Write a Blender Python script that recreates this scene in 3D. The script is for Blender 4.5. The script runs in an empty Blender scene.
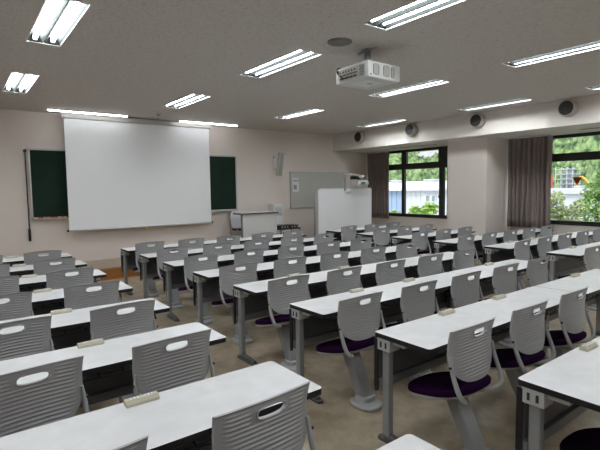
import bpy, bmesh, math, random
import numpy as np
from mathutils import Vector, Matrix
random.seed(7)
sc = bpy.context.scene
COL = sc.collection

# ------------------------------------------------------------------ camera, world, sun, exposure
cam_d = bpy.data.cameras.new('camera'); cam = bpy.data.objects.new('camera', cam_d); COL.objects.link(cam)
cam_d.sensor_width = 36.0; cam_d.lens = 456.8877 / 600 * 36.0; cam_d.clip_end = 500
_yaw, _pit, _rol = 0.6468, 0.0791, -0.0136
_f = Vector((math.sin(_yaw)*math.cos(_pit), math.cos(_yaw)*math.cos(_pit), -math.sin(_pit)))
_r = Vector((math.cos(_yaw), -math.sin(_yaw), 0)); _u = _r.cross(_f)
_r2 = _r*math.cos(_rol) + _u*math.sin(_rol); _u2 = -_r*math.sin(_rol) + _u*math.cos(_rol)
cam.matrix_world = Matrix(((_r2.x,_u2.x,-_f.x,0),(_r2.y,_u2.y,-_f.y,0),(_r2.z,_u2.z,-_f.z,1.5956),(0,0,0,1)))
sc.camera = cam

W = bpy.data.worlds.new('overcast_sky'); sc.world = W; W.use_nodes = True
bg = W.node_tree.nodes['Background']; bg.inputs[0].default_value = (0.86, 0.93, 1.0, 1); bg.inputs[1].default_value = 2.1
fill_sun_d = bpy.data.lights.new('fill_sun', 'SUN'); fill_sun_d.energy = 2.2; fill_sun_d.angle = math.radians(20)  # added under the overcast sky to brighten the view outside
fill_sun = bpy.data.objects.new('fill_sun', fill_sun_d); COL.objects.link(fill_sun)
fill_sun.rotation_euler = Vector((-.55, -.35, .75)).to_track_quat('Z', 'Y').to_euler()

sc.view_settings.view_transform = 'Standard'; sc.view_settings.look = 'None'
sc.view_settings.gamma = 1.0; sc.view_settings.use_curve_mapping = False
sc.view_settings.exposure = 0.0
TUBE = 57.0           # strength of the fluorescent tubes

# ------------------------------------------------------------------ materials
def nmat(name):
    m = bpy.data.materials.new(name); m.use_nodes = True
    return m, m.node_tree, m.node_tree.nodes['Principled BSDF']
def mat(name, col, rough=.5, metal=0, noise=0, nscale=20, bump=0, bscale=200, spec=.5, coat=0):
    m, t, b = nmat(name)
    b.inputs['Base Color'].default_value = (*col, 1); b.inputs['Roughness'].default_value = rough
    b.inputs['Metallic'].default_value = metal; b.inputs['Specular IOR Level'].default_value = spec
    if noise or bump:
        tc = t.nodes.new('ShaderNodeTexCoord')
    if noise:
        n = t.nodes.new('ShaderNodeTexNoise'); n.inputs['Scale'].default_value = nscale; n.inputs['Detail'].default_value = 6
        r = t.nodes.new('ShaderNodeValToRGB')
        r.color_ramp.elements[0].position = .3; r.color_ramp.elements[1].position = .7
        r.color_ramp.elements[0].color = (*[c*(1-noise) for c in col], 1)
        r.color_ramp.elements[1].color = (*[min(1, c*(1+noise)) for c in col], 1)
        t.links.new(tc.outputs['Object'], n.inputs['Vector']); t.links.new(n.outputs['Fac'], r.inputs[0])
        t.links.new(r.outputs[0], b.inputs['Base Color'])
    if bump:
        n2 = t.nodes.new('ShaderNodeTexNoise'); n2.inputs['Scale'].default_value = bscale; n2.inputs['Detail'].default_value = 3
        bp = t.nodes.new('ShaderNodeBump'); bp.inputs['Strength'].default_value = bump; bp.inputs['Distance'].default_value = .01
        t.links.new(tc.outputs['Object'], n2.inputs['Vector']); t.links.new(n2.outputs['Fac'], bp.inputs['Height'])
        t.links.new(bp.outputs[0], b.inputs['Normal'])
    return m
def emis(name, col, s):
    m, t, b = nmat(name); b.inputs['Base Color'].default_value = (*col, 1)
    b.inputs['Emission Color'].default_value = (*col, 1); b.inputs['Emission Strength'].default_value = s
    return m
M = {}
M['wall'] = mat('painted_wall', (.765, .69, .64), .85, noise=.02, nscale=2, bump=.15, bscale=150)
M['beam'] = mat('beam_paint', (.70, .655, .61), .85, noise=.02, nscale=2)
M['laminate'] = mat('white_laminate', (.75, .75, .77), .38, noise=.06, nscale=9)
M['edge'] = mat('black_edge', (.012, .012, .013), .45)
M['plastic'] = mat('grey_plastic', (.42, .42, .432), .42, bump=.04, bscale=900)
M['frame'] = mat('grey_metal_frame', (.42, .425, .43), .4, metal=.1)
M['steel'] = mat('grey_painted_steel', (.27, .275, .28), .42, metal=0)
M['bracket'] = mat('light_grey_bracket', (.48, .485, .48), .4)
M['panel'] = mat('dark_grey_panel', (.15, .15, .155), .5)
M['rail'] = mat('panel_rail_grey', (.2, .2, .205), .45)
M['footdark'] = mat('dark_grey_foot', (.09, .09, .095), .4)
M['wire'] = mat('black_wire', (.01, .01, .011), .4)
M['cushion'] = mat('purple_fabric', (.018, .002, .026), .95, noise=.2, nscale=60, bump=.3, bscale=400, spec=.1)
M['beige'] = mat('beige_plastic', (.56, .53, .42), .45)
M['slot'] = mat('dark_slot', (.03, .028, .025), .6)
M['white'] = mat('white_paint', (.75, .75, .74), .45)
M['reflector'] = mat('dimmed_reflector', (.03, .034, .033), .6, spec=.1)  # base colour darkened to tone down the tube light falling on it
M['socket_grey'] = mat('lampholder_grey', (.35, .35, .36), .5)
M['tube'] = emis('lit_tube', (.93, .98, 1.0), TUBE)
M['batten_tube'] = emis('lit_batten_tube', (.95, .98, 1.0), TUBE*.30)
M['screen'] = mat('projection_cloth', (.93, .945, .97), .9, spec=.1)
M['casing'] = mat('screen_casing', (.5, .485, .46), .5)
M['black'] = mat('black_plastic', (.012, .012, .013), .45)
M['chalk'] = mat('green_board', (.009, .028, .017), .7, noise=.15, nscale=3, spec=.2)
M['alu'] = mat('aluminium', (.55, .55, .54), .35, metal=.6)
M['red'] = mat('red_chalk', (.55, .06, .03), .8)
M['orange'] = mat('orange_chalk', (.6, .25, .05), .8)
M['chalkwhite'] = mat('white_chalk', (.8, .8, .76), .8)
M['yellow'] = mat('yellow_tag', (.75, .65, .05), .6)
M['curtain'] = mat('brown_grey_curtain', (.235, .195, .18), .95, noise=.05, nscale=30, spec=.1)
M['winframe'] = mat('dark_bronze_frame', (.012, .011, .011), .4)
M['board'] = mat('grey_notice_board', (.56, .55, .52), .45)
M['wb'] = mat('interactive_board', (.93, .94, .98), .3)
M['paper'] = mat('paper', (.8, .8, .8), .8)
M['print'] = mat('printed_grey', (.35, .36, .38), .8)
M['lectern'] = mat('lectern_white', (.66, .66, .64), .5)
M['dtop'] = mat('lectern_edge', (.03, .03, .033), .4)
M['whitechair'] = mat('white_chair_shell', (.68, .7, .75), .4)
M['darkred'] = mat('maroon_fabric', (.09, .012, .02), .9)
M['speaker'] = mat('speaker_greenish_white', (.5, .52, .46), .5)
M['grille'] = mat('speaker_grille', (.32, .33, .3), .6)
M['vent'] = mat('beige_nozzle', (.45, .42, .37), .5)
M['projector'] = mat('projector_white', (.62, .62, .61), .45)
M['projgrille'] = mat('projector_grille', (.17, .165, .16), .6)
M['bluelabel'] = mat('blue_grey_label', (.1, .2, .28), .5)
M['ceilspk'] = mat('ceiling_speaker_grey', (.2, .19, .18), .7)
M['triangle'] = mat('red_triangle', (.35, .02, .015), .5)

def ceiling_mat():
    m, t, b = nmat('acoustic_ceiling'); b.inputs['Roughness'].default_value = .95; b.inputs['Specular IOR Level'].default_value = .1
    tc = t.nodes.new('ShaderNodeTexCoord')
    n = t.nodes.new('ShaderNodeTexNoise'); n.inputs['Scale'].default_value = 45; n.inputs['Detail'].default_value = 5
    mp = t.nodes.new('ShaderNodeMapping'); mp.inputs['Scale'].default_value = (1, .45, 1)
    r = t.nodes.new('ShaderNodeValToRGB'); r.color_ramp.elements[0].position = .32; r.color_ramp.elements[1].position = .5
    r.color_ramp.elements[0].color = (.49, .455, .425, 1); r.color_ramp.elements[1].color = (.59, .55, .515, 1)
    bp = t.nodes.new('ShaderNodeBump'); bp.inputs['Strength'].default_value = .25; bp.inputs['Distance'].default_value = .01
    t.links.new(tc.outputs['Object'], mp.inputs[0]); t.links.new(mp.outputs[0], n.inputs['Vector'])
    t.links.new(n.outputs['Fac'], r.inputs[0]); t.links.new(r.outputs[0], b.inputs['Base Color'])
    t.links.new(n.outputs['Fac'], bp.inputs['Height']); t.links.new(bp.outputs[0], b.inputs['Normal'])
    return m
def floor_mat():
    m, t, b = nmat('mottled_vinyl_floor'); b.inputs['Roughness'].default_value = .38
    tc = t.nodes.new('ShaderNodeTexCoord')
    n = t.nodes.new('ShaderNodeTexNoise'); n.inputs['Scale'].default_value = 4.5; n.inputs['Detail'].default_value = 8; n.inputs['Roughness'].default_value = .7
    r = t.nodes.new('ShaderNodeValToRGB'); r.color_ramp.elements[0].position = .33; r.color_ramp.elements[1].position = .68
    r.color_ramp.elements[0].color = (.27, .215, .15, 1); r.color_ramp.elements[1].color = (.46, .385, .285, 1)
    t.links.new(tc.outputs['Object'], n.inputs['Vector']); t.links.new(n.outputs['Fac'], r.inputs[0]); t.links.new(r.outputs[0], b.inputs['Base Color'])
    return m
def wood_mat(name, a, c, rough):
    m, t, b = nmat(name); b.inputs['Roughness'].default_value = rough
    tc = t.nodes.new('ShaderNodeTexCoord'); mp = t.nodes.new('ShaderNodeMapping'); mp.inputs['Scale'].default_value = (.6, 9, 14)
    n = t.nodes.new('ShaderNodeTexNoise'); n.inputs['Scale'].default_value = 3; n.inputs['Detail'].default_value = 6
    r = t.nodes.new('ShaderNodeValToRGB'); r.color_ramp.elements[0].position = .3; r.color_ramp.elements[1].position = .7
    r.color_ramp.elements[0].color = (*a, 1); r.color_ramp.elements[1].color = (*c, 1)
    t.links.new(tc.outputs['Object'], mp.inputs[0]); t.links.new(mp.outputs[0], n.inputs['Vector'])
    t.links.new(n.outputs['Fac'], r.inputs[0]); t.links.new(r.outputs[0], b.inputs['Base Color'])
    return m
def glass_mat():
    m = bpy.data.materials.new('window_glass'); m.use_nodes = True; t = m.node_tree; t.nodes.clear()
    o = t.nodes.new('ShaderNodeOutputMaterial'); tr = t.nodes.new('ShaderNodeBsdfTransparent'); g = t.nodes.new('ShaderNodeBsdfGlossy')
    g.inputs['Roughness'].default_value = .02; mx = t.nodes.new('ShaderNodeMixShader'); mx.inputs[0].default_value = .05
    t.links.new(tr.outputs[0], mx.inputs[1]); t.links.new(g.outputs[0], mx.inputs[2]); t.links.new(mx.outputs[0], o.inputs[0])
    return m
def leaf_mat(name, a, c, sc_=.8):
    m, t, b = nmat(name); b.inputs['Roughness'].default_value = .7; b.inputs['Specular IOR Level'].default_value = .2
    tc = t.nodes.new('ShaderNodeTexCoord'); n = t.nodes.new('ShaderNodeTexNoise'); n.inputs['Scale'].default_value = sc_; n.inputs['Detail'].default_value = 8
    r = t.nodes.new('ShaderNodeValToRGB'); r.color_ramp.elements[0].position = .35; r.color_ramp.elements[1].position = .65
    r.color_ramp.elements[0].color = (*a, 1); r.color_ramp.elements[1].color = (*c, 1)
    t.links.new(tc.outputs['Object'], n.inputs['Vector']); t.links.new(n.outputs['Fac'], r.inputs[0]); t.links.new(r.outputs[0], b.inputs['Base Color'])
    return m
M['ceiling'] = ceiling_mat(); M['floor'] = floor_mat()
M['woodriser'] = wood_mat('orange_wood', (.27, .105, .022), (.42, .18, .045), .35)
M['woodtop'] = wood_mat('tan_wood', (.34, .25, .17), (.42, .33, .24), .3)
M['glass'] = glass_mat()
M['forest'] = leaf_mat('hill_foliage', (.03, .075, .03), (.31, .42, .18), 1.3)
M['leaf_bright'] = leaf_mat('bright_leaves', (.18, .34, .06), (.42, .62, .14), 2)
M['leaf_mid'] = leaf_mat('mid_green_leaves', (.12, .26, .05), (.34, .52, .14), 2)
M['leaf_dull'] = leaf_mat('dull_leaves', (.2, .28, .1), (.55, .62, .3), 2)
M['bark'] = mat('bark', (.12, .09, .06), .9)
M['ground'] = mat('outside_ground', (.22, .26, .16), .95, noise=.3, nscale=.5)
M['bldwhite'] = mat('white_metal_cladding', (.64, .66, .70), .6)
M['bldblue'] = mat('blue_grey_cladding', (.32, .42, .58), .6)
M['bldroof'] = mat('pale_roof', (.6, .58, .66), .5)
M['bldwin'] = mat('far_window_grey', (.25, .28, .32), .3)
M['tiles'] = mat('grey_roof_tiles', (.42, .4, .42), .8, noise=.15, nscale=3)
M['scaff'] = mat('scaffold_grey', (.55, .58, .62), .5)
M['crane'] = mat('orange_machine', (.8, .42, .04), .5)
M['redsign'] = mat('red_panel', (.75, .1, .06), .5)

# ------------------------------------------------------------------ helpers
class MB:
    def __init__(self): self.bm = bmesh.new()
    def box(self, x0, x1, y0, y1, z0, z1, mi=0, bev=0):
        b = bmesh.new()
        vs = [b.verts.new((x, y, z)) for z in (z0, z1) for y in (y0, y1) for x in (x0, x1)]
        for f in ((0,2,3,1),(4,5,7,6),(0,1,5,4),(2,6,7,3),(0,4,6,2),(1,3,7,5)): b.faces.new([vs[i] for i in f])
        if bev: bmesh.ops.bevel(b, geom=b.edges[:], offset=bev, segments=2, affect='EDGES', profile=.6)
        return self.merge(b, mi)
    def merge(self, b, mi=0, mtx=None, keep=False):
        if mtx: bmesh.ops.transform(b, matrix=mtx, verts=b.verts)
        if not keep:
            for f in b.faces: f.material_index = mi
        me = bpy.data.meshes.new('t'); b.to_mesh(me); b.free(); self.bm.from_mesh(me); bpy.data.meshes.remove(me); return self
    def cyl(self, p, q, r, r2=None, n=12, mi=0):
        p, q = Vector(p), Vector(q); d = q-p; b = bmesh.new()
        bmesh.ops.create_cone(b, cap_ends=True, segments=n, radius1=r, radius2=r if r2 is None else r2, depth=d.length)
        for f in b.faces: f.smooth = len(f.verts) == 4
        return self.merge(b, mi, Matrix.Translation((p+q)/2) @ d.to_track_quat('Z', 'Y').to_matrix().to_4x4())
    def tube(self, pts, r, n=8, mi=0, sub=4, sx=1.0):
        P = [Vector(p) for p in pts]; R = r if isinstance(r, (list, tuple)) else [r]*len(P)
        Q, RR = [], []
        for i in range(len(P)-1):
            a, b_, c, d = P[max(i-1,0)], P[i], P[i+1], P[min(i+2,len(P)-1)]
            for k in range(sub):
                u = k/sub
                Q.append(.5*((2*b_)+(c-a)*u+(2*a-5*b_+4*c-d)*u*u+(3*b_-a-3*c+d)*u**3)); RR.append(R[i]*(1-u)+R[i+1]*u)
        Q.append(P[-1]); RR.append(R[-1]); b = bmesh.new(); rings = []
        for i, q in enumerate(Q):
            t = (Q[min(i+1,len(Q)-1)]-Q[max(i-1,0)]).normalized()
            s = t.cross(Vector((1,0,0)));  s = s if s.length > .2 else t.cross(Vector((0,0,1)))
            s.normalize(); w = t.cross(s)
            rings.append([b.verts.new(q+(s*math.cos(2*math.pi*k/n)*sx+w*math.sin(2*math.pi*k/n))*RR[i]) for k in range(n)])
        for i in range(len(rings)-1):
            for k in range(n):
                f = b.faces.new((rings[i][k], rings[i][(k+1)%n], rings[i+1][(k+1)%n], rings[i+1][k])); f.smooth = True
        b.faces.new(rings[0][::-1]); b.faces.new(rings[-1])
        bmesh.ops.recalc_face_normals(b, faces=b.faces)
        return self.merge(b, mi)
    def prism(self, pts, z0, z1, mi=0, mtx=None, bev=0, topmi=None):
        b = bmesh.new(); lo = [b.verts.new((x, y, z0)) for x, y in pts]; hi = [b.verts.new((x, y, z1)) for x, y in pts]
        n = len(pts); b.faces.new(lo[::-1]); top = b.faces.new(hi)
        for i in range(n): b.faces.new((lo[i], lo[(i+1)%n], hi[(i+1)%n], hi[i]))
        bmesh.ops.recalc_face_normals(b, faces=b.faces)
        for f in b.faces: f.material_index = mi
        if topmi is not None: top.material_index = topmi
        if bev:
            es = [e for e in b.edges if abs(e.verts[0].co.z-e.verts[1].co.z) < 1e-6]
            bmesh.ops.bevel(b, geom=es, offset=bev, segments=3, affect='EDGES', profile=.5)
        return self.merge(b, mi, mtx, keep=True)
    def build(self, name, mats, parent=None, loc=None, smooth=False):
        me = bpy.data.meshes.new(name); bmesh.ops.recalc_face_normals(self.bm, faces=self.bm.faces) if False else None
        self.bm.to_mesh(me); self.bm.free()
        for m in (mats if isinstance(mats, (list, tuple)) else [mats]): me.materials.append(M[m] if isinstance(m, str) else m)
        if smooth:
            for p in me.polygons: p.use_smooth = True
        o = bpy.data.objects.new(name, me); COL.objects.link(o)
        if parent: o.parent = parent
        if loc: o.location = loc
        return o
def tag(o, label=None, cat=None, group=None, kind=None):
    if label: o['label'] = label
    if cat: o['category'] = cat
    if group: o['group'] = group
    if kind: o['kind'] = kind
    return o
def empty(name, loc=(0,0,0), rz=0):
    o = bpy.data.objects.new(name, None); COL.objects.link(o); o.location = loc; o.rotation_euler.z = rz
    o.empty_display_size = .05
    return o
def copy_tree(o, parent=None):
    c = o.copy(); COL.objects.link(c); c.parent = parent
    for ch in list(o.children):
        copy_tree(ch, c)
    return c
def B(name, m, *a, parent=None, **k): return MB().box(*a, **k).build(name, m, parent)
def struct(o, label=None): o['kind'] = 'structure'; o['label'] = label or o.name.replace('_', ' '); return o
def rrect(x0, x1, y0, y1, r, n=4):
    pts = []
    for cx, cy, a in ((x1-r, y1-r, 0), (x0+r, y1-r, 90), (x0+r, y0+r, 180), (x1-r, y0+r, 270)):
        for k in range(n+1):
            t = math.radians(a+90*k/n); pts.append((cx+r*math.cos(t), cy+r*math.sin(t)))
    return pts
def sell(cx, cy, a, b, p=2.6, n=28):
    out = []
    for k in range(n):
        t = 2*math.pi*k/n; c, s = math.cos(t), math.sin(t)
        out.append((cx+a*math.copysign(abs(c)**(2/p), c), cy+b*math.copysign(abs(s)**(2/p), s)))
    return out

# ------------------------------------------------------------------ room shell
YF, XW, CZ = 9.72, 10.0, 3.072
XL, YB = -3.2, -2.6
BX, BZ = 8.52, 2.62
WIN = [(6.99, 9.72), (1.2, 5.22), (-2.2, .8)]     # y ranges of the window openings, last one added unseen for daylight
WZ0, WZ1 = .80, 2.62
struct(B('floor', 'floor', XL-.1, XW+.15, YB-.1, YF+.1, -.1, 0), 'mottled beige brown vinyl floor')
struct(B('wall_front', 'wall', XL-.1, XW+.15, YF, YF+.12, 0, 3.3), 'beige front wall')
struct(B('wall_left', 'wall', XL-.1, XL, YB, YF, 0, 3.3)); struct(B('wall_back', 'wall', XL-.1, XW+.15, YB-.1, YB, 0, 3.3))
rw = MB()
rw.box(XW-.05, XW+.15, YB, YF, 0, WZ0)
rw.box(XW-.05, XW+.15, YB, WIN[2][0], WZ0, 3.3); rw.box(XW-.05, XW+.15, WIN[2][1], WIN[1][0], WZ0, 3.3); rw.box(XW-.05, XW+.15, WIN[2][0], WIN[2][1], WZ1, 3.3)
rw.box(XW-.05, XW+.15, WIN[1][1], WIN[0][0], WZ0, 3.3)
rw.box(XW-.05, XW+.15, WIN[0][0], YF, WZ1, 3.3); rw.box(XW-.05, XW+.15, WIN[1][0], WIN[1][1], WZ1, 3.3)
struct(rw.build('wall_right', 'wall'), 'beige window wall on the right')
struct(B('wall_pillar', 'wall', 8.9, XW-.05, 5.30, 6.24, 0, BZ), 'square beige pillar between the two windows')
struct(B('trim_1', 'beam', BX, XW+.1, YB, YF, BZ, 3.3), 'boxed ceiling beam above the windows')

FX = [.803, 3.18, 5.53, 7.92-.02]
FY = [(6.69, 8.01), (3.97, 5.26), (1.73, 3.04), (-1.1, .2)]  # last row is out of view, added for room light
FW = .155
xs = sorted({XL, BX+.01} | {v for x in FX+[-1.57] for v in (x-FW, x+FW)})
ys = sorted({YB, YF} | {v for a in FY for v in a})
cm = MB()
for i in range(len(xs)-1):
    for j in range(len(ys)-1):
        xc, yc = (xs[i]+xs[i+1])/2, (ys[j]+ys[j+1])/2
        if any(abs(xc-x) < FW for x in FX+[-1.57]) and any(a < yc < b for a, b in FY): continue
        cm.box(xs[i], xs[i+1], ys[j], ys[j+1], CZ, CZ+.02)
bmesh.ops.remove_doubles(cm.bm, verts=cm.bm.verts, dist=1e-5)
struct(cm.build('ceiling', 'ceiling'), 'textured grey brown acoustic ceiling')
struct(B('ceiling_leak_block', 'wall', XL-.1, XW+.15, YB-.1, YF+.1, 3.3, 3.4), 'unseen slab added above ceiling against light leaks')  # added out of view to keep sky light from leaking in

# dais
dais = MB().box(XL, 6.95, 8.62, YF, 0, .2)
d = dais.build('floor_platform', 'woodriser'); struct(d, 'low orange wooden teaching platform along front wall')
d2 = B('platform_top', 'woodtop', XL, 6.96, 8.605, YF, .2, .222, parent=d)

# windows
def window(name, y0, y1, mulls, label, handles=()):
    f = MB(); z0, z1 = WZ0, WZ1; x0, x1 = XW-.02, XW+.08
    f.box(x0, x1, y0, y1, z1-.065, z1); f.box(x0, x1, y0, y1, z0, z0+.068)
    f.box(x0, x1, y0, y0+.06, z0, z1); f.box(x0, x1, y1-.06, y1, z0, z1)
    f.box(x0-.012, x1, y0, y1, 2.085, 2.245)
    f.box(x0-.05, x0, y0, y1, z0-.012, z0+.015)
    o = struct(f.build(name, 'winframe'), label)
    for (a, b_, za, zb) in mulls: B('mullion', 'winframe', x0, x1-.02, a, b_, za, zb, parent=o)
    B('pane', 'glass', XW+.03, XW+.036, y0+.05, y1-.05, 2.24, z1-.06, parent=o)
    B('pane', 'glass', XW+.03, XW+.036, y0+.05, y1-.05, z0+.06, 2.09, parent=o)
    for yy, zz in handles:
        h = MB().box(x0-.03, x0, yy-.012, yy+.012, zz-.03, zz+.03, bev=.003)
        h.tube([(x0-.03, yy, zz), (x0-.045, yy-.02, zz+.04), (x0-.045, yy-.04, zz+.09)], .008, 6); h.build('handle', 'black', o)
    return o
window('window_1', 6.96, 9.72, [(8.33, 8.50, 2.245, 2.56), (8.395, 8.485, .86, 2.085), (7.0, 7.285, 2.245, 2.56), (7.12, 7.255, .86, 2.085)],
       'dark framed window beside the front curtain', [(8.42, 1.30), (7.24, 1.34)])
window('window_2', 1.2, 5.22, [(3.1, 3.22, .86, 2.085), (3.08, 3.24, 2.245, 2.56)], 'dark framed window right of the pillar')
window('window_added', -2.2, .8, [(-.76, -.64, .86, 2.085), (-.76, -.64, 2.245, 2.56)], 'unseen dark framed window added toward the rear for daylight')  # out of view, added to bring more daylight to the right side
# inverted triangle sticker on the glass
tri = MB().prism([(-.095, .08), (0, -.083), (.095, .08)], 0, .003).build('triangle_sticker', 'triangle')
tri.matrix_world = Matrix.Translation((XW+.024, 4.0, 1.675)) @ Matrix(((0,0,1,0),(1,0,0,0),(0,1,0,0),(0,0,0,1)))
tag(tri, 'dark red downward triangle sticker on the right window glass', 'sticker')

# curtains
def curtain(y0, y1, x, z0, z1, folds, label, seed):
    rnd = random.Random(seed); n = folds*12; b = bmesh.new(); rows = 10; amps = [rnd.uniform(.6, 1.3) for _ in range(folds+2)]; ph = [rnd.uniform(-.4, .4) for _ in range(folds+2)]
    fr = []
    for side in (0, 1):
        g = []
        for j in range(rows+1):
            v = j/rows; row = []
            for i in range(n+1):
                u = i/n; k = int(u*folds); a = .056*amps[k]*(.75+.35*v)
                yy = y0+(y1-y0)*u + .012*math.sin(9*u+3*v)
                xx = x + a*(.6-1.5*abs(math.sin(math.pi*u*folds + ph[k]*v))**.8) + .012*math.sin(5*u+2*v) + side*.006
                row.append(b.verts.new((xx, yy, z1+(z0-z1)*v)))
            g.append(row)
        fr.append(g)
        for j in range(rows):
            for i in range(n):
                f = b.faces.new((g[j][i], g[j][i+1], g[j+1][i+1], g[j+1][i])); f.smooth = True
    for j in (0, rows):
        for i in range(n): b.faces.new((fr[0][j][i], fr[0][j][i+1], fr[1][j][i+1], fr[1][j][i]))
    for i in (0, n):
        for j in range(rows): b.faces.new((fr[0][j][i], fr[0][j+1][i], fr[1][j+1][i], fr[1][j][i]))
    t = MB(); t.merge(b)
    o = empty('curtain', (x, (y0+y1)/2, z0)); c = t.build('curtain_cloth', 'curtain', o); c.location = (-x, -(y0+y1)/2, -z0)
    rl = MB().box(-.02, .02, (y0-y1)/2, (y1-y0)/2, z1-z0-.0, z1-z0+.02).build('curtain_rail', 'white', o)
    return tag(o, label, 'curtain')
curtain(8.87, 9.69, 9.87, .72, 2.60, 8, 'pleated brown grey curtain hanging behind the mobile whiteboard', 1)
curtain(4.36, 5.275, 9.70, .71, 2.60, 9, 'pleated brown grey curtain hanging between pillar and right window', 2)

# air nozzles on beam
nz = empty('air_nozzle', (BX, 8.656, 2.905))
nb = MB(); nb.cyl((0, 0, 0), (-.10, 0, 0), .145, .140, 32); nb.cyl((-.10, 0, 0), (-.125, 0, 0), .14, .125, 32); nb.build('housing', 'vent', nz)
ng = MB(); ng.cyl((-.12, 0, 0), (-.128, 0, 0), .118, .118, 32); ng.build('opening', 'black', nz)
nr = MB()
for r in (.09, .055):
    nr.tube([(-.130, r*math.cos(a), r*math.sin(a)) for a in [2*math.pi*k/20 for k in range(21)]], .005, 6, sub=1)
nr.cyl((-.12, 0, 0), (-.136, 0, 0), .03, .02, 16); nr.build('ring', 'slot', nz)
for i, (y, w) in enumerate(((8.60, 'nearest the front wall'), (6.92, 'second from the front wall'), (5.255, 'third from the front wall'), (3.565, 'above the right window'))):
    o = nz if i == 0 else copy_tree(nz); o.location = (BX, y, 2.905)
    tag(o, 'round black air nozzle on the ceiling beam, ' + w, 'air vent', 'round air nozzles along the beam')
for i, (a, b_, w) in enumerate(((6.86, 8.54, 'above the front window'), (2.0, 3.68, 'above the right window'))):
    s = MB(); s.box(9.22, 9.34, a, b_, BZ-.006, BZ+.001)
    o = s.build('slot_vent', 'slot'); sf = MB(); sf.box(9.2, 9.22, a-.02, b_+.02, BZ-.01, BZ); sf.box(9.34, 9.36, a-.02, b_+.02, BZ-.01, BZ); sf.build('vent_frame', 'beam', o)
    tag(o, 'long thin slot air vent in the beam underside ' + w, 'air vent', 'slot vents under the beam')

# ------------------------------------------------------------------ recessed light fittings
def fitting(L):
    r = empty('ceiling_light')
    h = L/2; D = .075
    f = MB()   # housing with rim
    for a, b_ in ((-FW, -FW+.008), (FW-.008, FW)): f.box(a, b_, -h, h, -.003, D+.012)
    for a, b_ in ((-h, -h+.01), (h-.01, h)): f.box(-FW, FW, a, b_, -.003, D+.012)
    f.box(-FW, FW, -h, h, D+.004, D+.014)
    f.build('housing', 'white', r)
    for s in (-1, 1):
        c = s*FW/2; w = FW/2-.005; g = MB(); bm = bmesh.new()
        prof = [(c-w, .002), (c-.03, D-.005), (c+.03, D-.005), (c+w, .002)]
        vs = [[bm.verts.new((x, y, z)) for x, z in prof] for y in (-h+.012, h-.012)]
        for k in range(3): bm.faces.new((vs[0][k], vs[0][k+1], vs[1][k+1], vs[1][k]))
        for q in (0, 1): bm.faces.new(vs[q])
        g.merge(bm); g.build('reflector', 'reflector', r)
        t = MB(); t.cyl((c, -h+.05, .035), (c, h-.05, .035), .016, n=12); t.build('tube', 'tube', r)
        for q in (-1, 1): MB().box(c-.02, c+.02, q*(h-.032)-.018, q*(h-.032)+.018, .012, D, bev=.004).build('lampholder', 'socket_grey', r)
    return r
proto = fitting(1.30)
colw = ['left', 'second', 'third', 'right']
roww = ['front', 'middle', 'rear', 'added unseen hindmost']
first = True
for j, (a, b_) in enumerate(FY):
    for i, x in enumerate([-1.57]+FX):  # extra left column is out of view, added for room light
        if i == 0 and j not in (1, 2): pass
        o = proto if first else copy_tree(proto); first = False
        o.location = (x, (a+b_)/2, CZ)
        cw = ['leftmost unseen column added for light', 'first column from the left', 'second column from the left', 'third column from the left', 'column beside the window beam'][i]
        tag(o, 'lit twin tube ceiling light, %s row, %s' % (roww[j], cw), 'ceiling light', 'recessed twin tube ceiling lights')
for i, (x0, x1, y, w) in enumerate(((1.41, 2.78, 9.20, 'left above the projection screen'), (3.87, 5.24, 9.26, 'right above the projection screen'))):
    o = empty('batten_light', ((x0+x1)/2, y, CZ)); h = (x1-x0)/2
    MB().box(-h-.01, h+.01, -.03, .03, -.022, 0, bev=.004).build('batten', 'white', o)
    MB().cyl((-h, 0, -.032), (h, 0, -.032), .011).build('tube', 'batten_tube', o)
    tag(o, 'lit single fluorescent batten on ceiling, ' + w, 'ceiling light', 'batten lights by the front wall')
# ceiling speaker and detector
o = empty('ceiling_speaker', (3.20, 3.53, CZ)); MB().cyl((0,0,0), (0,0,-.012), .125, .12, 32).build('rim', 'ceilspk', o)
MB().cyl((0,0,-.012), (0,0,-.016), .105, .1, 32).build('grille', 'projgrille', o); tag(o, 'round grey speaker flush in the ceiling beside the projector', 'speaker')
o = empty('smoke_detector', (3.20, 8.67, CZ)); MB().cyl((0,0,0), (0,0,-.03), .055, .045, 24).build('base', 'vent', o)
MB().cyl((0,0,-.03), (0,0,-.055), .03, .012, 16).build('sensor', 'ceilspk', o); tag(o, 'small detector on the ceiling above the projection screen', 'detector')

# ceiling projector
pj = empty('ceiling_projector', (3.62, 3.55, 2.71)); hx = hy = .24
MB().box(-hx, hx, -hy, hy, 0, .165, bev=.012).build('body', 'projector', pj)
g = MB()
g.box(-.13, .11, -.12, .13, -.004, .002, bev=.001); g.build('underside_plate', 'white', pj)
g = MB(); g.box(-.045, .03, -.04, -.025, -.006, -.003); g.build('brand_strip', 'projgrille', pj)
for x0, x1 in ((-.17, -.08), (-.02, .075), (.095, .15)):
    g = MB(); g.prism(rrect(x0, x1, .03, .14, .02), 0, .003, mtx=Matrix(((1,0,0,0),(0,0,-1,-hy),(0,1,0,0),(0,0,0,1)))); gr = g.build('grille', 'projgrille', pj)
    q = MB(); k = x0+.012
    while k < x1-.008: q.box(k, k+.005, -hy-.005, -hy-.002, .035, .135); k += .014
    q.build('slats', 'projector', gr)
MB().cyl((-.2, -hy-.003, .03), (-.2, -hy+.01, .03), .008).build('screw', 'black', pj)
g = MB(); g.box(-hx-.003, -hx+.002, -.10, .2, .03, .14); cp = g.build('connector_panel', 'vent', pj)
q = MB()
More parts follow.
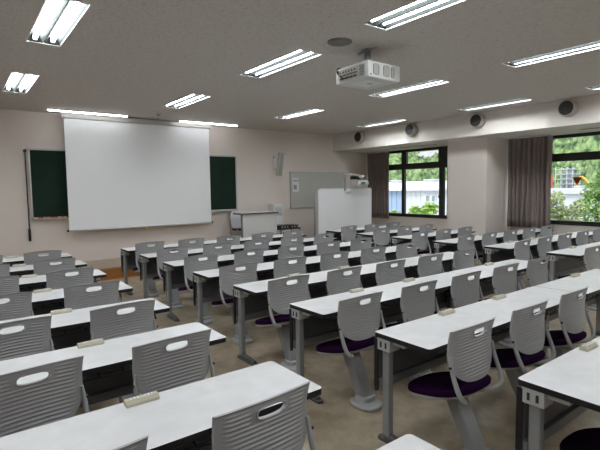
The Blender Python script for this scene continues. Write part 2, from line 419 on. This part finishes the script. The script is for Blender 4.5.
for k in range(12):
    yy = -.08+.022*k; q.box(-hx-.01, -hx-.002, yy, yy+.014, .035+.003*(k%3), .05+.003*(k%2)); q.box(-hx-.008, -hx-.002, yy, yy+.01, .07, .085)
    if k % 2: q.box(-hx-.008, -hx-.002, yy, yy+.012, .1, .12)
q.build('ports', 'slot', cp)
q = MB()
for k in range(8): q.box(-hx-.005, -hx-.001, -.19, -.115, .03+.014*k, .036+.014*k)
q.build('side_slats', 'projgrille', pj)
q = MB(); q.tube([(-hx-.01, .15, .06), (-hx-.04, .17, .1), (-hx-.03, .19, .15), (-hx+.03, .2, .175)], .008); q.tube([(-hx-.01, .12, .05), (-hx-.035, .15, .07), (-hx-.03, .17, .13)], .006); q.build('cable', 'black', pj)
MB().cyl((hx-.08, hy-.01, .085), (hx-.08, hy+.03, .085), .045).build('lens', 'black', pj)
g = MB(); g.cyl((0, 0, .16), (0, 0, .355), .038, n=16); g.cyl((0,0,.165), (0,0,.18), .07); g.build('pole', 'socket_grey', pj)
g = MB(); g.box(-.045, .045, -.045, .045, .335, .362, bev=.004); g.box(-.012, .012, -.13, .13, .335, .355); g.cyl((0,.1,.34), (0,.14,.34), .016); g.build('ceiling_plate', 'socket_grey', pj)
tag(pj, 'white projector hanging from the ceiling on a short pole', 'projector')

# ------------------------------------------------------------------ front wall things
# chalkboard
cb = empty('chalkboard', (3.28, YF-.03, 1.1)); x0, x1 = 1.12-3.28, 5.43-3.28
MB().box(x0+.03, x1-.03, -.015, .02, .03, 1.28).build('board_surface', 'chalk', cb)
g = MB(); g.box(x0, x0+.03, -.025, .03, 0, 1.30); g.box(x1-.03, x1, -.025, .03, 0, 1.30); g.box(x0, x1, -.025, .03, 1.27, 1.30); g.box(x0, x1, -.025, .03, 0, .035); g.build('frame', 'alu', cb)
g = MB(); g.box(x0+.02, x1-.02, -.09, -.02, 0, .012); g.box(x0+.02, x1-.02, -.095, -.088, 0, .014); g.build('chalk_ledge', 'alu', cb)
tag(cb, 'dark green chalkboard half hidden behind the projection screen', 'chalkboard')
rr = random.Random(3); k = 0
for c, xa, xb in (('red', 1.22, 1.31), ('orange', 1.34, 1.40), ('red', 1.42, 1.55), ('orange', 1.60, 1.66), ('red', 1.69, 1.80), ('chalkwhite', 1.84, 1.95)):
    o = MB().box(xa, xb, YF-.11, YF-.075, 1.113, 1.137, bev=.004).build('chalk_box', c)
    tag(o, '%s on the ledge, %s from the left end of chalkboard' % ({'red': 'small red chalk piece', 'orange': 'small orange chalk piece', 'chalkwhite': 'small white chalk piece'}[c], ['first', 'second', 'third', 'fourth', 'fifth', 'sixth'][k]), 'chalk', 'chalk on the ledge'); k += 1
g = MB(); g.cyl((1.075, YF-.05, .92), (1.075, YF-.05, 2.38), .011, n=8); o = g.build('pull_rod', 'black')
MB().cyl((1.075, YF-.05, .70), (1.075, YF-.05, .93), .022).build('grip', 'black', o)
g = MB(); g.box(1.05, 1.1, YF-.06, YF, 2.33, 2.37); g.build('wall_hook', 'black', o)
tag(o, 'long thin black rod hanging at left edge of the chalkboard', 'rod')
# projection screen
ps = empty('projection_screen', (3.17, 9.5, .85))
g = MB(); g.box(-1.46, 1.475, -.003, .003, .02, 2.14); g.build('screen_cloth', 'screen', ps)
g = MB(); g.box(-1.50, 1.51, -.055, .06, 2.115, 2.205, bev=.01); g.build('casing', 'casing', ps)
g = MB(); g.cyl((-1.475, 0, .012), (1.49, 0, .012), .016); g.build('bottom_bar', 'white', ps)
for s in (-1.485, 1.5): MB().cyl((s-.015, 0, .012), (s+.015, 0, .012), .02).build('end_cap', 'black', ps)
g = MB(); g.box(-.03, .03, -.02, 0, -.035, -.0, bev=.004); g.build('pull_tab', 'yellow', ps)
tag(ps, 'large white pull down projection screen covering the chalkboard', 'projection screen')
# wall speaker
sp = empty('wall_speaker', (6.60, 9.58, 1.93))
g = MB(); g.box(-.068, .068, -.07, .06, 0, .58, bev=.015); b1 = g.build('cabinet', 'speaker', sp); b1.rotation_euler = (math.radians(9), math.radians(5), math.radians(-22))
g = MB(); g.box(-.042, .042, -.075, -.068, .02, .56, bev=.003); g.build('grille', 'grille', b1)
g = MB(); g.box(-.11, .0, .0, .14, .18, .42, bev=.01); g.cyl((-.09, .0, .48), (-.09, .1, .48), .03); g.box(-.1, .0, .05, .14, .44, .5); g.build('bracket', 'white', sp)
tag(sp, 'slim pale wall speaker tilted above the lectern', 'speaker')
# notice board
nb_ = empty('notice_board', (7.96, YF-.02, 1.08))
MB().box(-.92, .92, -.008, .02, .02, .94).build('board_surface', 'board', nb_)
g = MB(); g.box(-.94, -.915, -.018, .02, 0, .965); g.box(.915, .94, -.018, .02, 0, .965); g.box(-.94, .94, -.018, .02, 0, .022); g.box(-.94, .94, -.018, .02, .943, .965); g.build('frame', 'alu', nb_)
tag(nb_, 'wide grey notice board on the front wall behind whiteboard', 'notice board')
o = B('notice_paper', 'paper', 7.09, 7.27, YF-.034, YF-.03, 1.76, 1.88); B('printed_lines', 'print', 7.11, 7.25, YF-.037, YF-.034, 1.79, 1.83, parent=o)
tag(o, 'upper pale printed slip pinned on the notice board', 'paper', 'papers on the notice board')
o = B('notice_paper', 'paper', 7.09, 7.29, YF-.036, YF-.03, 1.52, 1.75); B('printed_block', 'print', 7.12, 7.22, YF-.04, YF-.036, 1.58, 1.7, parent=o)
tag(o, 'lower white curled sheet pinned on the notice board', 'paper', 'papers on the notice board')
# louvred white cabinet
lc = empty('louvred_cabinet', (6.48, 9.57, .222))
MB().box(-.145, .145, -.1, .13, 0, 1.0, bev=.01).build('body', 'white', lc)
for z0, z1 in ((.72, .93), (.25, .52)):
    g = MB()
    for k in range(6): g.box(-.11, .11, -.105, -.099, z0+(z1-z0)*k/6, z0+(z1-z0)*k/6+.014)
    g.build('louvre', 'print', lc)
tag(lc, 'white louvred air unit standing behind the lectern', 'air unit')
# lectern
le = empty('lectern', (5.56, 9.0, .222))
MB().box(-.46, .44, -.16, -.13, 0, .82).build('front_panel', 'lectern', le)
g = MB(); g.box(-.46, -.43, -.13, -.05, 0, .82); g.build('side_panel', 'rail', le); g = MB(); g.box(.41, .44, -.13, -.05, 0, .82); g.build('side_panel', 'lectern', le)
g = MB(); g.prism(rrect(-.56, .48, -.2, .14, .02), .82, .845, 0); g.build('top_edge', 'dtop', le)
g = MB(); g.prism(rrect(-.555, .475, -.195, .135, .02), .845, .86, 0); g.build('lectern_top', 'lectern', le)
tag(le, 'white lectern desk with dark edged top on the platform', 'lectern')
# white chair behind lectern
wc = empty('white_chair', (5.39, 9.43, .222), 0)
g = MB(); g.prism(sell(0, 0, .21, .22, 3), 0, .025, mtx=Matrix(((1,0,0,0),(0,.18,1,.15),(0,1,0,.66),(0,0,0,1))), bev=.006); g.build('backrest', 'whitechair', wc)
g = MB(); g.prism(sell(0, 0, .21, .21, 3), .42, .46, bev=.01); g.build('seat', 'darkred', wc)
for sx in (-1, 1):
    g = MB(); g.tube([(sx*.19, -.2, 0), (sx*.19, -.18, .42), (sx*.19, .18, .43), (sx*.19, .22, .7)], .011); g.build('side_frame', 'alu', wc)
    g = MB(); g.cyl((sx*.19, .16, .43), (sx*.2, .24, 0), .011); g.build('leg', 'alu', wc)
tag(wc, 'white chair with dark red seat behind the lectern', 'chair')
# black equipment trolley
tr = empty('equipment_trolley', (6.44, 9.1, .222))
g = MB(); g.box(-.30, .30, -.2, .18, .40, .43); g.build('top_shelf', 'black', tr); g = MB(); g.box(-.3, .3, -.2, .18, .12, .15); g.build('lower_shelf', 'black', tr)
for sx in (-1, 1):
    for sy in (-.19, .17): g = MB(); g.cyl((sx*.28, sy, 0), (sx*.28, sy, .42), .012); g.build('leg', 'black', tr)
tag(tr, 'low black trolley right of the lectern', 'trolley')
for i, (xa, xb, zz, lab) in enumerate(((6.16, 6.42, .652, 'black audio box on the trolley, nearer the lectern'), (6.45, 6.70, .652, 'black audio box on the trolley, farther from the lectern'))):
    o = MB().box(xa, xb, 8.93, 9.22, zz, zz+.07, bev=.006).build('audio_box', 'black')
    for k in range(3): MB().cyl((xa+.05+.08*k, 8.92, zz+.035), (xa+.05+.08*k, 8.935, zz+.035), .012).build('knob', 'white', o)
    tag(o, lab, 'audio equipment', 'audio boxes on the trolley')
# mobile whiteboard
mw = empty('mobile_whiteboard', (8.04, 8.7, 0)); a, b_ = -.93, .94
MB().box(a+.02, b_-.02, -.02, .02, .49, 1.585).build('writing_surface', 'wb', mw)
g = MB(); g.box(a, a+.022, -.028, .03, .47, 1.6); g.box(b_-.022, b_, -.028, .03, .47, 1.6); g.box(a, b_, -.028, .03, .47, .495); g.box(a, b_, -.028, .03, 1.58, 1.6); g.build('frame', 'white', mw)
MB().box(a-.06, a, .0, .06, .3, 1.52).build('side_rail', 'alu', mw)
for xx in (a, b_-.05): g = MB(); g.box(xx, xx+.05, -.03, .03, 1.565, 1.602, bev=.01); g.build('corner_cap', 'socket_grey', mw)
for s in (-.8, .8):
    g = MB(); g.box(s-.025, s+.025, .03, .08, .08, 1.4); g.build('post', 'alu', mw)
    g = MB(); g.box(s-.025, s+.025, -.3, .35, .06, .1); [g.cyl((s-.015, q, .03), (s+.015, q, .03), .03) for q in (-.28, .33)]; g.build('foot', 'alu', mw)
tag(mw, 'white mobile interactive whiteboard on a stand before the curtain', 'whiteboard')
sa = empty('short_throw_projector', (8.0, 8.66, 1.6))
g = MB(); g.box(-.022, .022, -.03, .01, -.08, .33); g.build('post', 'socket_grey', sa)
g = MB(); g.box(-.02, .16, -.05, -.01, -.13, -.06, bev=.01); g.build('clamp', 'white', sa)
g = MB(); g.tube([(0, 0, .33), (.08, -.02, .35), (.22, -.06, .345), (.34, -.08, .33)], .016); g.build('boom', 'white', sa)
g = MB(); g.box(.18, .36, -.2, .0, .22, .30, bev=.01); g.build('arm_head', 'black', sa)
g = MB(); g.box(.3, .48, -.22, -.02, .25, .33, bev=.025); g.build('mirror_housing', 'white', sa)
g = MB(); g.box(.2, .56, -.28, .0, .05, .19, bev=.035); g.build('body', 'projector', sa)
g = MB(); g.box(.3, .44, -.286, -.27, .09, .15); g.build('label_panel', 'bluelabel', sa)
g = MB(); g.cyl((.54, -.15, .12), (.66, -.15, .12), .055, .045, 20); g.build('lens_hood', 'white', sa)
tag(sa, 'white short throw projector on a boom above the mobile whiteboard', 'projector')

# ------------------------------------------------------------------ desks
DW, DH = .4225, .70
def make_desk(L):
    r = empty('desk'); h = L/2; yn = -DW            # origin below the far edge middle; near edge at -DW
    t = MB(); t.prism(rrect(-h, h, yn, 0, .022), DH-.028, DH, 0, topmi=1)
    t.build('tabletop', ['edge', 'laminate'], r)
    for s in (-1, 1):
        c = s*(h-.05)
        lg = MB(); lg.prism(rrect(c-.024, c+.024, -.10, -.045, .01), .02, DH-.03); leg = lg.build('leg', 'steel', r)
        ft = MB(); ft.prism(rrect(c-.03, c+.03, -.33, 0.0, .028), 0, .02, bev=.006)
        ft.tube([(c, -.06, .03), (c, -.18, .028), (c, -.30, .02)], [.032, .028, .02], 10); ft.build('foot', 'footdark', leg)
        bk = MB(); bk.box(c-.045, c+.05, -.125, -.02, DH-.105, DH-.029, bev=.006); bk.build('bracket', 'bracket', leg)
        for q in (-.095, -.055):
            xo = c+(-.0465 if s < 0 else .0515); MB().box(xo-.002, xo+.002, q-.006, q+.006, DH-.085, DH-.05).build('bracket_slot', 'slot', leg)
        ar = MB(); ar.box(c-.02, c+.02, yn+.2, -.1, DH-.06, DH-.029, bev=.004); ar.build('support_arm', 'bracket', r)
        ep = MB(); ep.prism([(-.028, .33), (-.008, .32), (0, .36), (0, .66), (-.028, .66)], -.006, .006, mtx=Matrix(((0,0,1,s*(h-.01)),(1,0,0,0),(0,1,0,0),(0,0,0,1)))); ep.build('panel_end_cap', 'edge', r)
    p = MB(); p.box(-h+.02, h-.02, -.022, -.008, .40, .655, bev=.002); p.build('modesty_panel', 'panel', r)
    p = MB(); p.box(-h+.02, h-.02, -.045, -.008, .345, .40, bev=.006); p.build('panel_rail', 'rail', r)
    p = MB(); p.box(-h+.08, h-.08, -.115, -.07, DH-.075, DH-.04, bev=.004); p.build('cross_rail', 'rail', r)
    w = MB()
    w.cyl((-h+.1, yn+.045, .625), (h-.1, yn+.045, .625), .004, n=6); w.cyl((-h+.1, yn+.09, .645), (h-.1, yn+.09, .645), .004, n=6)
    n = int((L-.2)/.12)
    for k in range(n+1):
        x = -h+.1+(L-.2)*k/n; w.tube([(x-.02, yn+.02, .672), (x, yn+.045, .622), (x, yn+.09, .642), (x+.02, yn+.10, .672)], .0035, 5, sub=1)
    w.build('wire_shelf', 'wire', r)
    return r
def make_socket():
    r = empty('socket_strip')
    g = MB(); b = bmesh.new()
    pr = [(-.022, 0), (-.022, .012), (-.012, .024), (.016, .024), (.02, .018), (.02, 0)]
    vs = [[b.verts.new((x, y, z)) for y, z in pr] for x in (-.069, .069)]
    for k in range(6): b.faces.new((vs[0][k], vs[0][(k+1)%6], vs[1][(k+1)%6], vs[1][k]))
    b.faces.new(vs[0][::-1]); b.faces.new(vs[1]); bmesh.ops.recalc_face_normals(b, faces=b.faces); g.merge(b)
    g.build('housing', 'beige', r)
    for c in (-.030, .030):
        f = MB().box(c-.018, c+.018, -.007, .013, .0235, .026, bev=.0008).build('outlet', 'white', r)
        q = MB(); [q.box(c+d-.0015, c+d+.0015, -.002, .008, .0255, .0265) for d in (-.008, .008)]; q.build('pin_slot', 'slot', f)
    return r
# ------------------------------------------------------------------ chairs
def make_shell():
    nu, nv, T = 40, 230, .012
    bm = bmesh.new()
    def pt(s, t, side):
        a = abs(s)
        zt = .824 - .019*a**2
        zb = .492 + .075*a**3.6
        z = zt + (zb-zt)*t
        Wd = .226 - .006*math.sin(math.pi*min(1, t*1.15)) - .026*max(0, (t-.6)/.4)**2
        x = s*Wd
        y = .022*math.sin(math.pi*min(1, t*.9+.02)) + .045*(a**2 - .8)
        y -= .008*max(0, 1-t/.045)**2
        if a < .84 and .06 < t < .95:
            hole = (a < .44 and t < .25)
            if not hole:
                e = min(1, (.84-a)/.06)*min(1, (t-.06)/.02)*min(1, (.95-t)/.03)
                if t > .7: e *= max(0, min(1, ((1-(t-.7)*1.5)-a)/.08))
                ph = (-(z-.026*(1-a*a))/.0190) % 1
                y += -e*.0048*((1+math.cos(2*math.pi*ph))/2)**2.2
        if side: y += T
        return Vector((x, y, z))
    G = []
    for side in (0, 1):
        G.append([[bm.verts.new(pt(-1+2*i/nu, j/nv, side)) for i in range(nu+1)] for j in range(nv+1)])
        for j in range(nv):
            for i in range(nu):
                q = (G[side][j][i], G[side][j][i+1], G[side][j+1][i+1], G[side][j+1][i]); bm.faces.new(q if side == 0 else q[::-1])
    for j in (0, nv):
        for i in range(nu): bm.faces.new((G[0][j][i], G[0][j][i+1], G[1][j][i+1], G[1][j][i]))
    for i in (0, nu):
        for j in range(nv): bm.faces.new((G[0][j][i], G[0][j+1][i], G[1][j+1][i], G[1][j][i]))
    bmesh.ops.recalc_face_normals(bm, faces=bm.faces)
    s = MB(); s.merge(bm); so = s.build('backrest', 'plastic')
    c = MB(); c.prism(sell(0, 0, .066, .0215, 3.0, 32), -.08, .08, mtx=Matrix(((1,0,0,0),(0,0,-1,.01),(0,1,0,.770),(0,0,0,1)))); co = c.build('cutter', 'plastic')
    m = so.modifiers.new('b', 'BOOLEAN'); m.object = co; m.operation = 'DIFFERENCE'; m.solver = 'EXACT'
    dg = bpy.context.evaluated_depsgraph_get(); me = bpy.data.meshes.new_from_object(so.evaluated_get(dg))
    so.modifiers.clear(); so.data = me; bpy.data.objects.remove(co)
    for p in me.polygons: p.use_smooth = True
    sb = bmesh.new(); sb.from_mesh(me)
    for e_ in sb.edges: e_.smooth = len(e_.link_faces) != 2 or e_.calc_face_angle(0) < math.radians(50)
    sb.to_mesh(me); sb.free()
    me.name = 'backrest'
    # rim round the grip hole
    return so
def make_chair():
    r = empty('lecture_chair')
    bs = make_shell(); bs.parent = r
    rim = MB(); rim.tube([(x, -.026, .770+z) for x, z in sell(0, 0, .068, .0235, 3.0, 24)+[sell(0, 0, .068, .0235, 3.0, 24)[0]]], .0042, 6, sub=1); rim.build('grip_rim', 'plastic', bs)
    fr = MB()
    for s in (-1, 1):
        fr.tube([(s*.214, .020, .655), (s*.219, .016, .61), (s*.221, .0, .55), (s*.219, -.030, .475), (s*.200, -.046, .425), (s*.15, -.03, .398), (s*.09, .04, .375), (s*.04, .12, .36)],
                [.006, .010, .013, .014, .014, .014, .013, .013], 8)
    fr.build('side_frame', 'frame', r)
    bo = MB()
    for s in (-1, 1): bo = MB(); bo.cyl((s*.225, .012, .60), (s*.238, .012, .60), .007, n=10); bo.build('bolt', 'slot', r)
    se = MB()
    tilt = Matrix(((1.07,0,0,0),(0,1.12,0,0),(0,-.28,1,.030),(0,0,0,1)))
    pts = [(x*(1-.12*max(0, y-.1)/.26), y) for x, y in sell(0, .165, .205, .205, 2.8, 32)]
    se.prism(pts, .390, .432, mtx=tilt, bev=.014)
    so = se.build('seat_cushion', 'cushion', r, smooth=True)
    pn = MB(); pn.prism(sell(0, .165, .190, .185, 2.8, 32), .374, .394, mtx=tilt, bev=.006); pn.prism(sell(0, .14, .09, .11, 2.6, 20), .357, .378, mtx=tilt, bev=.005); pn.build('seat_pan', 'frame', r)
    cl = MB(); b = bmesh.new(); vs = []
    for (cy, z, hx_, hy_) in ((.145, .372, .06, .045), (-.03, .03, .052, .044)):
        vs.append([b.verts.new((x, cy+y, z)) for x, y in rrect(-hx_, hx_, -hy_, hy_, .014, 3)])
    n = len(vs[0]); [b.faces.new((vs[0][i], vs[0][(i+1)%n], vs[1][(i+1)%n], vs[1][i])) for i in range(n)]; b.faces.new(vs[0]); b.faces.new(vs[1][::-1])
    bmesh.ops.recalc_face_normals(b, faces=b.faces); cl.merge(b); cl.build('column', 'steel', r)
    bc = MB(); bc.prism(sell(-.02, -.045, .095, .118, 2.8, 28), 0, .032, bev=.010); bc.prism(sell(0, -.018, .066, .062, 3.5, 24), .03, .068, bev=.008); base = bc.build('base_cover', 'frame', r)
    return r

def Yk(k): return 7.4144-(k-1)*.9096
ORD = ['first', 'second', 'third', 'fourth', 'fifth', 'sixth', 'seventh', 'eighth']
def rowname(k): return ['frontmost', 'second', 'third', 'fourth', 'fifth', 'sixth', 'seventh', 'eighth'][k-1]
D3, D2 = 2.06, 1.33
desk3, desk2 = make_desk(D3), make_desk(D2)
sock0, chair0 = make_socket(), make_chair()
used = set()
def inst(p):
    if p.name not in used: used.add(p.name); return p
    return copy_tree(p)
XM, XR, XLE = 2.0434, 6.2831, 1.2785
def place_desk(p, x, k, label, group):
    o = inst(p); o.location = (x, Yk(k), 0); tag(o, label, 'desk', group)
def place_chair(x, k, label, group, rz=0, dy=0):
    o = inst(chair0); o.location = (x, Yk(k)-.511+dy, 0); o.rotation_euler.z = rz; tag(o, label, 'chair', group)
def place_socket(x, k, label, group):
    o = inst(sock0); o.location = (x, Yk(k)-.043, DH); tag(o, label, 'power outlet', group)
rot = random.Random(11)
def jit(): return rot.uniform(-.025, .025)
for k in range(1, 9):
    rk = rowname(k)
    # left block
    place_desk(desk3, XLE-D3/2, k, 'white topped black edged desk, %s from the front in left block' % rk, 'desks of the left block')
    place_socket(.588, k, 'beige socket strip on %s desk from the front, left block' % rk, 'socket strips of the left block')
    if k < 8:
        for i in range(2):
            place_chair(.905-.672*i, k, dy=-.03, label= 'grey ribbed chair, %s, at %s desk from front in left block' % (['nearest the aisle', 'second from the aisle'][i], rk), group='chairs of the left block', rz=.07+jit())
    # middle block
    place_desk(desk3, XM+D3/2, k, 'white topped desk at the left aisle, %s from the front in middle block' % rk, 'long desks of the middle block')
    place_desk(desk2, XM+D3+.004+D2/2, k, 'shorter white topped desk on the right, %s from the front, middle block' % rk, 'short desks of the middle block') if k < 8 else None
    for i, x in enumerate((2.735, 3.43, 4.825)):
        if k == 8 and i > 0: continue
        place_socket(x, k, 'beige socket strip on %s middle block desk row, %s from its left end' % (rk, ORD[i]), 'socket strips of the middle block')
    for i in range(5):
        if (k == 8 and i > 0) or (k == 7 and i > 2): continue
        place_chair(2.352+.675*i+(0.0 if i < 3 else .01), k, 'grey ribbed chair, %s from left, in %s row from front of middle block' % (ORD[i], rk), 'chairs of the middle block', jit())
for k in range(1, 7):
    rk = rowname(k)
    place_desk(desk3, XR+D3/2, k, 'white topped desk by the aisle, %s from the front in right block' % rk, 'long desks of the right block')
    if k > 3 and k < 7:
        place_desk(desk2, XR+D3+.004+D2/2, k, 'shorter white topped desk by the windows, %s row from the front, right block' % rk, 'short desks of the right block')
    for i, x in enumerate((7.0, 7.69, 9.05)):
        if k < 4 and i == 2: continue
        if k == 6 and i > 0: continue
        place_socket(x, k, 'beige socket strip on %s right block desk row, %s from its left end' % (rk, ORD[i]), 'socket strips of the right block')
    for i in range(5 if k in (4, 5) else 3 if k < 4 else 1):
        place_chair(6.51+.68*i, k, 'grey ribbed chair, %s from left, in %s row from front of right block' % (ORD[i], rk), 'chairs of the right block', jit())

# ------------------------------------------------------------------ outside
struct(B('outside_ground', 'ground', XW+1, 140, -60, 140, -4.3, -4.2), 'ground outside the windows')
def hill():
    rs = np.random.RandomState(4); nr, na = 200, 420
    az = np.radians(np.linspace(18, 118, na)); rad = np.linspace(42, 120, nr)
    A, Rr = np.meshgrid(az, rad); X = Rr*np.sin(A); Yy = Rr*np.cos(A)
    base = -4.2 + np.clip((Rr-44), 0, None)*.42 + 2.5*np.sin(A*7)+1.5*np.sin(A*17+Rr*.1)
    base = np.minimum(base, 30+2*np.sin(A*9))
    Z = base.copy()
    n = 1500; ca = rs.uniform(az[0], az[-1], n); cr = 43+ (rs.uniform(0, 1, n)**1.2)*76
    cx, cy = cr*np.sin(ca), cr*np.cos(ca); R0 = rs.uniform(1.6, 3.6, n)
    for i in range(n):
        if (cx[i]-49)**2+(cy[i]-36.6)**2 < 30: continue
        d2 = (X-cx[i])**2+(Yy-cy[i])**2; m = d2 < R0[i]**2
        Z[m] = np.maximum(Z[m], base[m]+np.sqrt(R0[i]**2-d2[m])*1.2)
    Z += rs.uniform(-.45, .45, Z.shape)
    verts = np.stack([X, Yy, Z], -1).reshape(-1, 3).tolist(); faces = []
    for j in range(nr-1):
        for i in range(na-1): faces.append((j*na+i, j*na+i+1, (j+1)*na+i+1, (j+1)*na+i))
    me = bpy.data.meshes.new('hillside_forest'); me.from_pydata(verts, [], faces); me.materials.append(M['forest'])
    o = bpy.data.objects.new('hillside_forest', me); COL.objects.link(o); return o
tag(hill(), 'dense green forest covering the hillside beyond the windows', 'forest', kind='stuff')
def foliage(name, x, y, z0, H, R, n, leaf, m, label, cat, seed, clumps=14):
    rs = random.Random(seed); o = empty(name, (x, y, z0))
    t = MB(); t.tube([(0, 0, 0), (.05*R, .03, H*.4), (0, 0, H*.75)], [R*.06+.03, R*.05+.02, .02], 8)
    cs = []
    for _ in range(clumps):
        a = rs.uniform(0, 6.28); rr_ = R*math.sqrt(rs.random())*.75; zz = H*rs.uniform(.35, .92); q = 1-abs(zz/H-.6)*.9
        c = Vector((rr_*q*math.cos(a), rr_*q*math.sin(a), zz)); cs.append((c, R*rs.uniform(.28, .45))); t.tube([(0, 0, H*.3), c*.6+Vector((0, 0, H*.1)), c], [.03, .02, .01], 5, sub=2)
    t.build('trunk', 'bark', o)
    vs, fs = [], []
    for i in range(n):
        c, cr = rs.choice(cs); d = Vector((rs.gauss(0, 1), rs.gauss(0, 1), rs.gauss(0, 1))).normalized(); p = c+d*cr*rs.uniform(.5, 1)
        u = Vector((rs.gauss(0, 1), rs.gauss(0, 1), rs.gauss(0, .6))).normalized(); v = u.cross(Vector((rs.gauss(0, .4), rs.gauss(0, .4), 1))).normalized(); l = leaf*rs.uniform(.7, 1.4); b0 = len(vs)
        vs += [tuple(p-u*l), tuple(p-v*l*.5), tuple(p+u*l), tuple(p+v*l*.5)]; fs.append((b0, b0+1, b0+2, b0+3))
    me = bpy.data.meshes.new('foliage'); me.from_pydata(vs, [], fs); me.materials.append(M[m])
    f = bpy.data.objects.new('foliage', me); COL.objects.link(f); f.parent = o
    return tag(o, label, cat)
foliage('leafy_bush', 16, 12.4, -4.2, 5.45, .95, 2600, .10, 'leaf_bright', 'bright green bush in front of the white warehouse', 'bush', 1)
foliage('slender_tree', 16, 14.15, -4.2, 5.9, .45, 2500, .06, 'leaf_dull', 'slender pale green tree seen beside the front curtain', 'tree', 2)
foliage('flowering_shrub', 15.2, 6.45, -4.2, 5.85, .75, 9000, .05, 'leaf_dull', 'pale reddish green shrub outside the right window', 'shrub', 3, 26)
foliage('broadleaf_tree', 18.2, 6.0, -4.2, 6.7, 1.2, 15000, .07, 'leaf_mid', 'bright green tree at right edge of the right window', 'tree', 4, 34)
foliage('low_shrub', 13.4, 5.2, -4.2, 4.5, 1.1, 5000, .06, 'leaf_bright', 'low green shrub under the right window', 'shrub', 5, 20)
# warehouse
wh = empty('warehouse', (22, 15.8, -4.2)); e = 5.70
g = MB(); g.box(0, 10, -.6, 2.84, 0, e)
for k in range(16,26): g.box(-.03, 0, -6+.34*k, -5.97+.34*k, 0, e)
g.build('white_wall', 'bldwhite', wh)
g = MB(); g.box(0, 10, 2.84, 9, 0, e-.1)
for k in range(15): g.box(-.05, 0, 2.9+.4*k, 2.98+.4*k, 0, e-.1)
g.build('blue_wall', 'bldblue', wh)
g = MB(); b = bmesh.new()
v = [b.verts.new(p) for p in ((-.3, -.8, e), (-.3, 9.3, e), (6, 9.3, e+.55), (6, -.8, e+.55), (10.3, -.8, e), (10.3, 9.3, e), (-.3, -.8, e-.12), (-.3, 9.3, e-.12), (10.3, -.8, e-.12), (10.3, 9.3, e-.12))]
for f in ((0,1,2,3), (3,2,5,4), (0,1,7,6), (4,5,9,8), (6,7,9,8), (0,3,4,8,6), (1,2,5,9,7)): b.faces.new([v[i] for i in f])
bmesh.ops.recalc_face_normals(b, faces=b.faces); g.merge(b); g.build('roof', 'bldroof', wh)
for yy in (.80, .38):
    w_ = B('window', 'white', -.06, -.02, yy, yy+.38, 4.93, 5.34, parent=wh); B('pane', 'bldwin', -.08, -.05, yy+.04, yy+.24, 4.98, 5.29, parent=w_)
for yy in (4.1, 7.2):
    w_ = MB().box(4.6, 5.4, yy, yy+.6, e+.35, e+.58); w_.box(4.5, 5.5, yy-.08, yy+.68, e+.58, e+.64); w_.build('roof_ventilator', 'bldwhite', wh)
tag(wh, 'long white warehouse with blue grey end seen through the front window', 'building')
hs = empty('hillside_house', (50, 37.4, 3.2))
g = MB(); g.box(-1.6, 1.6, -1.5, 1.5, 0, 1.8); g.build('wall', 'bldwhite', hs)
g = MB(); b = bmesh.new(); v = [b.verts.new(p) for p in ((-2, -1.9, 1.7), (-2, 1.9, 1.7), (0, 1.9, 3.1), (0, -1.9, 3.1), (2, 1.9, 1.7), (2, -1.9, 1.7))]
for f in ((0,1,2,3), (3,2,4,5), (0,3,5), (1,4,2), (0,5,4,1)): b.faces.new([v[i] for i in f])
g.merge(b); g.build('roof', 'tiles', hs); tag(hs, 'house with grey tiled roof on the hillside', 'house')
# white low building beyond right window
lb = empty('white_shed', (25, 10.6, -4.2)); B('wall', 'bldwhite', 0, 5, -3.6, 3, 0, 5.35, parent=lb); B('roof', 'bldroof', -.2, 5.2, -3.8, 3.2, 5.35, 5.6, parent=lb)
tag(lb, 'low white shed beyond the shrub outside the right window', 'building')
# scaffold tower
st = empty('scaffold_tower', (36, 15.25, -4.2))
for sx in (0, 1.2):
    for k in range(4): B('pole', 'scaff', sx, sx+.05, -.6+.4*k, -.55+.4*k, 0, 7.1, parent=st)
for k in range(5):
    B('deck', 'scaff', -.05, 1.3, -.65, .65, 5.5+.36*k, 5.55+.36*k, parent=st)
B('sheet', 'bldwhite', .6, .65, -.35, .2, 5.2, 6.9, parent=st)
tag(st, 'grey white scaffold tower beyond the right window', 'scaffold')
ex = empty('excavator', (36, 14.15, -4.2))
g = MB(); g.box(-.4, .6, -.2, .3, 5.0, 5.75, bev=.06); g.build('cab', 'scaff', ex)
g = MB(); g.tube([(0, .3, 5.75), (0, .05, 6.3), (0, -.25, 6.25), (0, -.6, 5.85)], [.07, .1, .09, .06], 8); g.build('boom', 'crane', ex)
B('track', 'slot', -.6, .8, -.5, .5, 0, 5.0, parent=ex)
tag(ex, 'orange excavator beyond the right window', 'excavator')
o = B('hoarding_panel', 'redsign', 36, 36.1, 16.1, 16.4, -4.2, 2.4); tag(o, 'red panel beside the scaffold tower', 'panel')
